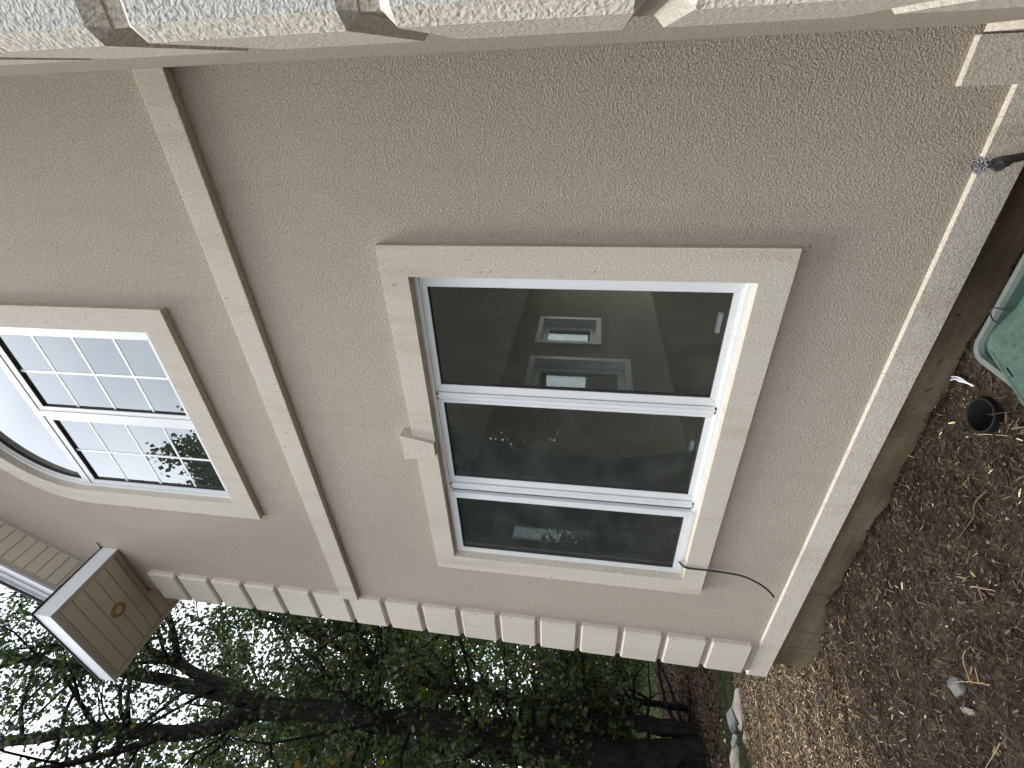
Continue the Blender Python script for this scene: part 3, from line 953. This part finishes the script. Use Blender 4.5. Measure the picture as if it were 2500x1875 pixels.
inner = [(rrect(bx0 + t, bx1 - t, by0 + t, by1 - t, .04), z) for t, z in ((.024, ZR - .012), (.030, .355), (.062, .350), (.075, .20), (.09, .06))]
loft(tb, L_ + [(rrect(bx0 + .018, bx1 - .018, by0 + .018, by1 - .018, .042), ZR - .01)] + inner)
parts(tb, "tub", M['green'], B, False)
rm = MB()
loft(rm, [(rrect(bx0 + .019, bx1 - .019, by0 + .019, by1 - .019, .042), ZR - .03), (rrect(bx0, bx1, by0, by1, .055), ZR - .03), (rrect(bx0, bx1, by0, by1, .055), ZR - .003),
          (rrect(bx0 + .003, bx1 - .003, by0 + .003, by1 - .003, .053), ZR), (rrect(bx0 + .019, bx1 - .019, by0 + .019, by1 - .019, .042), ZR),
          (rrect(bx0 + .023, bx1 - .023, by0 + .023, by1 - .023, .04), ZR - .012)], False)
parts(rm, "rim", M['green_rim'], B)
parts(MB().prism(rrect(bx0 + .05, bx1 - .05, by0 + .05, by1 - .05, .06), [list(reversed(rrect(bx0 + .062, bx1 - .062, by0 + .062, by1 - .062, .055)))], .352, .358, 'z'), "ledge", M['wood'], B)
# lid, thrown on crooked
lid = empty("bin_lid", "faded green bin lid with raised dash pattern, lying askew across the tub", "lid", loc=(-.776, -.466, .418))
lid.rotation_euler = (math.radians(2.0), math.radians(-1.0), math.radians(-20))
l_ = MB()
LX, LY = .66, -.46
o_ = rrect(0, LX, LY, 0, .045)
def inset(d): return rrect(d, LX - d, LY + d, -d, .045)
slot = [(.018, -.155), (.030, -.155), (.030, -.120), (.018, -.120)]
l_.prism(o_, [list(reversed(slot))], -.018, .0, 'z')
l_.prism(inset(.035), [], .0015, .010, 'z')
for i in range(17):
    for j in range(13):
        x = .07 + i * .034 + (j % 2) * .017; y = -.065 - j * .029
        if y < LY + .06 or x > LX - .05: continue
        d_ = .0075; k_ = .0055 if (i + j) % 2 else -.0055
        l_.tube([(x - d_, y - k_, .0095), (x, y, .0118), (x + d_, y + k_, .0095)], [.0012, .0034, .0012], 5)
lo = l_.build("lid_panel", M['green'], lid)
sk = MB(); loft(sk, [(rrect(-.004, LX + .004, LY - .004, .004, .048), -.022), (rrect(-.004, LX + .004, LY - .004, .004, .048), -.004), (rrect(.010, LX - .010, LY + .010, -.010, .04), .003), (rrect(.014, LX - .014, LY + .014, -.014, .04), -.001)], False)
sk.build("lid_rim", M['green'], lid)
MB().box(.0175, .0305, -.1555, -.1195, -.030, -.019).build("hand_slot", M['black'], lid)  # black block under the slot paints the darkness seen through it
# loop of black wire sticking out
wl = MB()
wl.tube(spline([(-.640, -.530, .40), (-.650, -.511, .42), (-.660, -.470, .425), (-.668, -.445, .423), (-.681, -.438, .42), (-.693, -.448, .42), (-.700, -.468, .422), (-.703, -.490, .415)], 8), .0020, 8)
tag(wl.build("wire", M['black'], smooth=True), "short loop of black wire poking out between the green tub and its lid", "wire")

# black pot sunk in the ground
pt = MB()
zp = float(gz(*POT)) + .018
seg = 36
def circ(r): return [(POT[0] + r * math.cos(2 * math.pi * i / seg), POT[1] + r * math.sin(2 * math.pi * i / seg)) for i in range(seg)]
loft(pt, [(circ(.056), zp - .16), (circ(.066), zp + .004), (circ(.070), zp + .008), (circ(.070), zp + .016), (circ(.064), zp + .016), (circ(.0625), zp), (circ(.052), zp - .13)])
pp = pt.build("plant_pot", M['potblack'])
tag(pp, "round black plastic pot sunk in the mulch beside the green bin, dark inside", "pot")
tw = MB()
for i in range(5):
    a = random.uniform(0, 6.28); c, s_ = math.cos(a), math.sin(a); r = .05; off = random.uniform(-.02, .02)
    tw.tube([(POT[0] - c * r - s_ * off, POT[1] - s_ * r + c * off, zp - random.uniform(.02, .09)), (POT[0] + c * r - s_ * off, POT[1] + s_ * r + c * off, zp - random.uniform(.03, .10))], .0008, 5)
tw.tube([(POT[0] + .02, POT[1] - .02, zp + .01), (POT[0] + .05, POT[1] - .06, zp + .025), (POT[0] + .10, POT[1] - .11, zp + .02)], .0010, 5)
tag(tw.build("dead_twigs", M['stick_dark']), "thin dead twigs fallen into the black pot", "twigs")

def gpt(x, y, h=0.012):
    return (x, y, float(gz(x, y) + gnoise(x, y)) + h)
# white scrap
ws = MB()
for (a, b, c) in (((-1.199, .025), (-1.176, -.013), (-1.159, -.11)), ((-1.214, .024), (-1.191, -.005), (-1.168, -.07))):
    P3 = [gpt(*a, .02), gpt(*b, .026), gpt(*c, .018)]
    sp_ = spline(P3, 6)
    vs = []
    for i, p in enumerate(sp_):
        wv = .0022 + .0012 * math.sin(i * .9) + .002 * (i / len(sp_))
        vs += [(p.x - wv, p.y - wv * .4, p.z + .003 * math.sin(i * 1.7)), (p.x + wv, p.y + wv * .4, p.z + .004 * math.cos(i * 1.3)),
               (p.x + wv, p.y + wv * .4, p.z - .002 + .004 * math.cos(i * 1.3)), (p.x - wv, p.y - wv * .4, p.z - .002 + .003 * math.sin(i * 1.7))]
    fs = []
    for i in range(len(sp_) - 1):
        for k in range(4):
            k2 = (k + 1) % 4
            fs.append((i * 4 + k, i * 4 + k2, i * 4 + 4 + k2, i * 4 + 4 + k))
    fs += [(0, 1, 2, 3), tuple(len(sp_) * 4 - 4 + k for k in (3, 2, 1, 0))]
    ws.add(vs, fs)
tag(ws.build("plastic_scrap", M['paper']), "crumpled strip of torn white plastic at the foot of the foundation", "litter scrap")

def stick(pts, r, label, mat='wood', branches=()):
    s_ = MB()
    r = r * .6
    P_ = spline([gpt(*p) for p in pts], 5)
    for i, p in enumerate(P_): p += Vector((random.uniform(-1, 1), random.uniform(-1, 1), random.uniform(-1, 1))) * r * .5
    s_.tube(P_, [r * (1 - .6 * i / len(P_)) for i in range(len(P_))], 7)
    for b in branches:
        s_.tube(spline([gpt(*p) for p in b], 4), [r * .6] * (4 * (len(b) - 1)) + [r * .3], 6)
    return tag(s_.build("stick", M[mat], smooth=True), label, "stick", "sticks lying on the mulch")
stick([(-1.325, -.215), (-1.28, -.27, .016), (-1.235, -.335)], .0055, "pale barkless stick lying beside the black pot")
stick([(-1.466, -.389, .03), (-1.55, -.385, .03), (-1.62, -.40), (-1.73, -.42)], .006, "brown crooked twig on bare dark soil in front of the foundation", 'stick_dark')
stick([(-2.02, -.86, .03), (-2.12, -.80, .045), (-2.20, -.765, .05)], .0045, "forked pale twig resting against the grey rock", 'wood', [((-2.12, -.80, .045), (-2.07, -.74, .05), (-2.03, -.72, .04)), ((-2.07, -.83, .04), (-2.03, -.79, .04))])
stick([(-2.654, -.62, .02), (-2.606, -.659, .025), (-2.55, -.706, .02)], .006, "straight brown twig lying in the dark soil left of the rocks", 'stick_dark')
stick([(-1.814, -.584, .02), (-1.79, -.60, .025), (-1.741, -.649, .02)], .006, "short curved pale root piece on the soil", 'wood')
stick([(-2.15, -1.0, .02), (-2.27, -1.02, .03), (-2.42, -1.04, .015)], .003, "thin pale straw-like twig at the near edge of the bed", 'wood')

# rocks
def rock(name, cx, cy, sx, sy, sz, rot, mat, label, cat, group=None, seed=0, sink=.3, flat=0):
    import bmesh
    rg = random.Random(seed)
    bm = bmesh.new()
    bmesh.ops.create_icosphere(bm, subdivisions=3, radius=1)
    ph = [rg.uniform(0, 6) for _ in range(9)]
    planes = [(Vector((rg.uniform(-1, 1), rg.uniform(-1, 1), rg.uniform(-.3, 1))).normalized(), rg.uniform(.45, .75)) for _ in range(13)]
    for v in bm.verts:
        p = v.co.copy()
        for n_, d_ in planes:
            k = p.dot(n_)
            if k > d_: p -= n_ * (k - d_) * .97
        k = 1 + .07 * math.sin(3 * p.x + ph[0]) * math.cos(3.7 * p.y + ph[1]) + .05 * math.sin(7 * p.z + ph[2] + 4 * p.x) + rg.uniform(-.015, .015)
        v.co = Vector((p.x * sx * k, p.y * sy * k, p.z * sz * k))
    me = bpy.data.meshes.new(name); bm.to_mesh(me); bm.free()
    me.materials.append(M[mat])
    me.polygons.foreach_set('use_smooth', [False] * len(me.polygons))
    o = bpy.data.objects.new(name, me); COL.objects.link(o)
    o.location = (cx, cy, float(gz(cx, cy) + gnoise(cx, cy)) + sz * (1 - sink) * .7)
    o.rotation_euler = (rg.uniform(-.15, .15), rg.uniform(-.15, .15), rot)
    return tag(o, label, cat, group)
rock("rock", -2.245, -.757, .050, .040, .030, .6, 'rock_grey', "rounded grey rock half buried in the dark mulch, the larger of two touching", "rock", seed=3)
rock("rock", -2.275, -.835, .055, .022, .020, -.5, 'rock_tan', "smaller wedge-shaped tan rock just in front of the grey rock", "rock", seed=5)
rock("rock", -3.741, -.149, .045, .022, .020, .3, 'potblack', "small black charred lump on the tan straw left of the house corner", "rock", seed=8)
rock("rock", -2.06, -1.06, .028, .02, .015, .3, 'rock_grey', "little pale stone among the twigs near the bed's front", "rock", seed=9)
est = [(-5.90, .755, .24, .07, .08, .70, 'stone_tan', "long tan edging stone, nearest the house corner", 22),
       (-6.28, .765, .18, .08, .095, .82, 'stone_grey', "large blue-grey edging stone leaning behind the tan one", 23),
       (-6.10, .625, .055, .05, .055, .9, 'stone_tan', "small pinkish edging stone wedged beside the tan one", 24),
       (-6.05, .50, .13, .055, .03, .95, 'stone_grey', "low pointed grey edging stone lying flat in the straw", 25),
       (-6.37, .59, .08, .055, .06, .6, 'stone_grey', "small grey edging stone resting on the last slab", 26),
       (-6.50, .455, .23, .07, .065, .75, 'stone_tan', "last long slab-like edging stone at the far end of the row", 27)]
for a in est:
    rock("edging_stone", a[0], a[1], a[2], a[3], a[4], a[5], a[6], a[7], "stone", "stones edging the bed", seed=a[8])

# ------------------------------------------------------------------ trees
LEAF = [(-.5, 0), (-.22, -.12), (-.30, -.42), (-.05, -.30), (.08, -.5), (.16, -.20), (.5, 0), (.16, .20), (.08, .5), (-.05, .30), (-.30, .42), (-.22, .12)]
LEAF_S = [(-.5, 0), (-.1, -.42), (.5, 0), (-.1, .42)]

def leaf_cloud(name, centers, size, mat, shape, colour_bias=None, zmin=None):
    if zmin is not None:
        centers = centers[centers[:, 2] > zmin + RNG.normal(0, .12, len(centers))]
    N = len(centers)
    d = RNG.normal(0, 1, (N, 3)); d[:, 2] -= .6
    nr = RNG.normal(0, 1, (N, 3)) * .8 + np.array([0, 0, .9])
    s = RNG.uniform(.65, 1.2, N) * size
    rnd = RNG.beta(2.0, 2.4, N)
    if colour_bias is not None: rnd = np.clip(rnd + colour_bias, 0, 1)
    return bits_mesh(name, centers, d, nr, s, s * .95, shape, rnd, mat, .15)

def grow(limbs, n_side, twigs, leaves, reach, start_frac=.25, droop=.25, dirbias=(0, 0, .3), twig_len=.8, spread=.18):
    """limbs: list of (points, r0, r1). Returns MB of wood and leaf centres."""
    mb = MB(); C_ = []
    segs = []
    for pts, r0, r1 in limbs:
        P_ = spline(pts, 5); n_ = len(P_)
        rr = [r0 + (r1 - r0) * (i / (n_ - 1)) for i in range(n_)]
        for i in range(1, n_ - 1):
            P_[i] = P_[i] + Vector((random.gauss(0, 1), random.gauss(0, 1), 0)) * rr[i] * .10
        mb.tube(P_, rr, 12 if r0 > .08 else 7)
        segs.append((P_, rr))
    def limb_pt():
        P_, rr = random.choices(segs, weights=[len(s_[0]) for s_ in segs])[0]
        i = random.randint(int(len(P_) * start_frac), len(P_) - 1)
        return P_[i], rr[i]
    for _ in range(n_side):
        p, r = limb_pt()
        a = random.uniform(0, 6.283)
        d = Vector((math.cos(a), math.sin(a), random.uniform(-.25, .75))) + Vector(dirbias)
        d.normalize()
        ln = reach * random.uniform(.45, 1.0)
        pts = [p.copy()]; q = p.copy(); dd = d.copy(); ns = 5
        for k in range(ns):
            dd = (dd + Vector((random.gauss(0, .22), random.gauss(0, .22), random.gauss(0, .15) - droop * .25))).normalized()
            q = q + dd * ln / ns; pts.append(q.copy())
        rb = min(max(r * .4, .009), .032)
        mb.tube(pts, [rb * (1 - .85 * k / ns) + .003 for k in range(ns + 1)], 5, cap=False)
        for _t in range(twigs):
            k = random.randint(1, ns); b = pts[k]
            d2 = (dd * .4 + Vector((random.gauss(0, 1), random.gauss(0, 1), random.gauss(-.2, .6)))).normalized()
            tl = twig_len * random.uniform(.4, 1.0)
            e = b + d2 * tl + Vector((0, 0, -.15 * tl))
            m_ = (b + e) / 2 + Vector((random.gauss(0, .05), random.gauss(0, .05), .05))
            mb.tube([b, m_, e], [.006, .004, .002], 4, cap=False)
            t = RNG.uniform(.15, 1.08, leaves)[:, None]
            bb, mm, ee = np.array(b), np.array(m_), np.array(e)
            c = (1 - t) ** 2 * bb + 2 * t * (1 - t) * mm + t * t * ee
            C_.append(c + RNG.normal(0, spread, (leaves, 3)) * np.array([1, 1, .7]))
    return mb, np.concatenate(C_)

def tree(name, label, base, limbs, group=None, leafsize=.078, mat='maple', shape=LEAF, bias=0.0, zmin=None, **kw):
    T = empty(name, label, "tree", group, loc=base)
    mb, cen = grow(limbs, **kw)
    inv = Matrix.Translation(-Vector(base))
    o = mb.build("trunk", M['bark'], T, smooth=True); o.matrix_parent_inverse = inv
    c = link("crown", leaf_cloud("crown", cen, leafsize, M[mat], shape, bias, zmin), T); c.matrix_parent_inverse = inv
    return T

# the big furrowed trunk that divides, just beyond the corner
tree("maple_tree", "largest dark furrowed tree trunk beyond the house corner, dividing high up into heavy limbs", (-8.1, 1.0, -.3),
     [([(-8.12, 1.02, -.45), (-8.1, .96, -.1), (-8.1, .93, .5), (-8.1, .905, 1.2), (-8.1, .93, 2.0), (-8.1, .945, 3.0), (-8.1, .873, 4.5), (-8.1, .875, 5.27), (-8.1, .75, 6.3)], .235, .14),
      ([(-8.12, 1.02, -.5), (-8.1, .95, -.1), (-8.1, .93, .45)], .36, .20),
      ([(-8.1, .75, 6.25), (-8.1, .288, 7.38), (-8.15, .185, 8.7), (-8.1, -.186, 10.0), (-8.0, -.5, 12)], .13, .05),
      ([(-8.1, .87, 5.2), (-8.1, .844, 6.37), (-8.1, .982, 7.13), (-8.1, 1.178, 8.06), (-8.1, 1.4, 9.0), (-8.0, 1.9, 10.5)], .13, .04),
      ([(-8.1, .82, 6.6), (-8.1, .95, 8.5), (-8.1, .915, 9.7), (-8.1, .916, 11.3), (-8.1, .9, 13)], .10, .05),
      ([(-8.1, .93, 3.6), (-8.3, 1.6, 4.6), (-8.4, 2.3, 5.6), (-8.5, 2.9, 7.0)], .07, .03),
      ([(-8.1, .3, 7.4), (-7.6, -.4, 8.3), (-7.0, -1.0, 9.6)], .06, .02),
      ([(-8.1, 1.2, 8.1), (-8.1, 2.0, 9.0), (-8.0, 2.8, 10.2), (-8.0, 3.5, 11.6)], .06, .02),
      ([(-8.1, 1.5, 9.2), (-7.8, 1.7, 10.2), (-7.5, 2.1, 11.4)], .04, .02)],
     n_side=150, twigs=8, leaves=30, reach=2.6, start_frac=.35, twig_len=.75, spread=.12, bias=-.02, zmin=1.3)
tree("maple_tree", "slimmer leaning dark trunk between the biggest tree and the house corner", (-8.1, 1.32, -.3),
     [([(-8.12, 1.30, -.45), (-8.1, 1.325, -.05), (-8.1, 1.34, .5), (-8.1, 1.355, 1.0), (-8.1, 1.39, 1.73), (-8.1, 1.42, 2.5), (-8.1, 1.43, 3.47), (-8.1, 1.482, 3.98), (-8.1, 1.627, 4.85), (-8.1, 1.85, 5.7), (-8.1, 2.2, 7.2)], .125, .04),
      ([(-8.1, 1.45, 3.6), (-7.9, 1.9, 4.4), (-7.7, 2.5, 5.4)], .04, .015),
      ([(-8.1, 1.85, 5.7), (-8.2, 2.6, 6.8), (-8.2, 3.2, 8.2), (-8.2, 3.6, 9.6)], .05, .02),
      ([(-8.1, 2.2, 7.2), (-8.0, 2.4, 8.3), (-7.9, 2.3, 9.6)], .04, .015),
      ([(-8.1, 1.36, 1.2), (-7.9, 1.65, 1.6), (-7.8, 2.0, 1.7)], .022, .01),
      ([(-8.1, 1.34, .75), (-8.0, 1.62, 1.25), (-8.0, 1.85, 1.35)], .02, .008)],
     n_side=78, twigs=7, leaves=25, reach=1.7, start_frac=.28, twig_len=.6, spread=.12, droop=.5, dirbias=(0, 0, 0), bias=.05, zmin=.95)
tree("sapling", "thin black sapling stump with twiggy branches, rightmost trunk beside the house corner", (-8.6, 1.85, -.3),
     [([(-8.6, 1.86, -.4), (-8.6, 1.86, .1), (-8.6, 1.88, .7), (-8.6, 1.9, 1.3), (-8.55, 2.0, 2.2)], .062, .025),
      ([(-8.6, 1.87, .30), (-8.6, 2.0, .55), (-8.55, 2.02, .9), (-8.5, 2.1, 1.5)], .028, .01),
      ([(-8.6, 1.87, .42), (-8.6, 1.7, .62), (-8.6, 1.62, 1.0)], .022, .008)],
     n_side=34, twigs=6, leaves=22, reach=1.2, start_frac=.45, twig_len=.5, spread=.11, droop=.6, dirbias=(0, 0, .1), leafsize=.085, bias=.05, zmin=.75)

# woods behind: a few individually grown trees, then copies
def wood_tree(base, h, label, seedv, mat='maple', crown_low=.15, group="trees of the wood beyond the lawn", ls=.13, ns=75, bias=.0, lv=30):
    x, y, z = base
    random.seed(seedv)
    lx, ly = random.uniform(-.4, .4), random.uniform(-.4, .4)
    limbs = [([(x, y, z - .2), (x + lx * .2, y + ly * .2, z + h * .25), (x + lx * .6, y + ly * .5, z + h * .55), (x + lx, y + ly, z + h * .95)], .17 + h * .006, .03)]
    for i in range(7):
        a = i * 2.4 + random.uniform(-.4, .4); f = .28 + .09 * i
        r = h * (.26 - .02 * i)
        p0 = (x + lx * f, y + ly * f, z + h * f)
        limbs.append(([p0, (x + math.cos(a) * r * .5, y + math.sin(a) * r * .5, z + h * (f + .08)), (x + math.cos(a) * r, y + math.sin(a) * r, z + h * (f + .18))], .07, .02))
    return tree("wood_tree", label, base, limbs, group, ls, mat, LEAF_S, bias, n_side=ns, twigs=7, leaves=lv, reach=h * .2, start_frac=crown_low, twig_len=1.0, spread=.22, droop=.3)

def dup(T, loc, rz, sc, label, group=None):
    r = T.copy(); COL.objects.link(r)
    for ch_ in T.children:
        c = ch_.copy(); COL.objects.link(c); c.parent = r
        c.matrix_parent_inverse = ch_.matrix_parent_inverse.copy()
    r.location = loc; r.rotation_euler = (0, 0, rz); r.scale = (sc, sc, sc)
    r['label'] = label
    if group: r['group'] = group
    return r
WA = wood_tree((-15.5, 3.2, -.4), 13, "tall leafy tree behind the trunk that divides, upper branches spread against the sky", 31)
WB = wood_tree((-13.5, 6.0, -.4), 11, "yellow-green leafy tree behind the quoined house corner", 32, 'farleaf', .1, bias=.1)
WG = "trees of the wood beyond the lawn"
dup(WB, (-19, 4.6, -.5), 2.0, 1.1, "bright yellow-green tree glimpsed between the two dark trunks", WG)
dup(WA, (-12.5, -.6, -.4), 3.3, .98, "deep green tree whose crown fills the lower left of the photo", WG)
dup(WB, (-23, .5, -.6), 4.0, 1.25, "far yellow-green tree low behind the biggest trunk", WG)
dup(WA, (-25, 5.5, -.6), 5.0, 1.3, "farthest deep green tree, crown hidden behind the others", WG)
dup(WB, (-24, 11, -.6), .6, 1.2, "far yellow-green tree right behind the house corner", WG)
# trees on the near side, seen only mirrored in the window glass
RG = "trees mirrored in the window glass"
WC = wood_tree((-8.5, -9.5, -.3), 13, "dark tree standing across the yard, seen mirrored in the window glass", 33, 'maple', .12, group=RG, ls=.15, ns=95, lv=70)
for i, (x, y, s_, rz) in enumerate([(-4.6, -10, .9, 1), (-6.4, -9.5, .93, 2), (-11, -9, 1.06, 3), (-13.5, -8, 1.14, 4),
                                    (-16.5, -7, 1.2, 5), (-6, -13.5, 1.05, 2.6), (-10, -14, 1.15, 4.4), (-14, -13, 1.25, 1.9),
                                    (-18, -11, 1.3, .4)]):
    dup(WC, (x, y, -.3), rz, s_, "dark tree standing across the yard, seen mirrored in the window glass", RG)

# low bushes that close the view under the crowns
def bush(base, r, h, seedv, label, mat='farleaf', n=1500):
    random.seed(seedv)
    T = empty("bush", label, "bush", "bushes at the edge of the wood", loc=base)
    inv = Matrix.Translation(-Vector(base))
    mb = MB(); C_ = []
    for i in range(16):
        a = random.uniform(0, 6.28); rr = r * random.uniform(.3, 1); e = (base[0] + math.cos(a) * rr, base[1] + math.sin(a) * rr, base[2] + h * random.uniform(.5, 1))
        mb.tube([base, ((base[0] + e[0]) / 2 + .1, (base[1] + e[1]) / 2, base[2] + h * .45), e], [.03, .02, .008], 5)
        n_ = n // 16
        t = RNG.uniform(.1, 1.1, n_)[:, None]
        C_.append(np.array(base) * (1 - t) + np.array(e) * t + RNG.normal(0, .28, (n_, 3)) * np.array([1, 1, .8]))
    o = mb.build("stem", M['bark'], T, smooth=True); o.matrix_parent_inverse = inv
    c = np.concatenate(C_); c[:, 2] = np.maximum(c[:, 2], base[2] + .02)
    o = link("foliage", leaf_cloud("foliage", c, .16, M[mat], LEAF_S), T); o.matrix_parent_inverse = inv
    return T
b0 = bush((-17, 5.2, -.4), 1.8, 2.6, 41, "leafy green bush at the wood's edge behind the sapling", n=3600)
b1 = bush((-15.5, 7.3, -.4), 1.7, 2.8, 42, "dark bush at the wood's edge just left of the quoins", 'maple', n=3600)
BG = "bushes at the edge of the wood"
dup(b1, (-18.5, 3.2, -.45), 1, 1.1, "dark bush seen low between the two trunks", BG)
dup(b0, (-18, 1.2, -.45), 2, 1.15, "green bush low behind the biggest trunk", BG)
dup(b0, (-19, 8.8, -.45), 3, 1.3, "green bush farthest to the right behind the house corner", BG)
dup(b1, (-20, 6.5, -.45), 4, 1.5, "tall dark bush deep behind the sapling", BG)
dup(b1, (-18, -1.0, -.45), 5, 1.3, "dark bush at the left edge beyond the biggest trunk", BG)

for i in range(14):
    dup(b1 if i % 3 else b0, (-3.2 - 1.25 * i, -11.5 + .25 * i + .8 * math.sin(i * 2.3), -.35), i * 1.3, 1.5 + .25 * math.sin(i * 1.7), "dark bush across the yard, seen mirrored low in the window glass", "bushes mirrored in the window glass")

for i, (x, y, sc) in enumerate([(-11.0, 6.6, 1.1), (-9.8, 8.6, 1.2), (-7.4, 10.2, 1.5), (-7.2, 13.4, 1.6), (-9.6, 16, 1.9)]):
    dup(b0, (x, y, -.4), i * 1.7, sc, "green bush beyond the side of the house, glimpsed through the lower window's glass", "bushes glimpsed through the house")
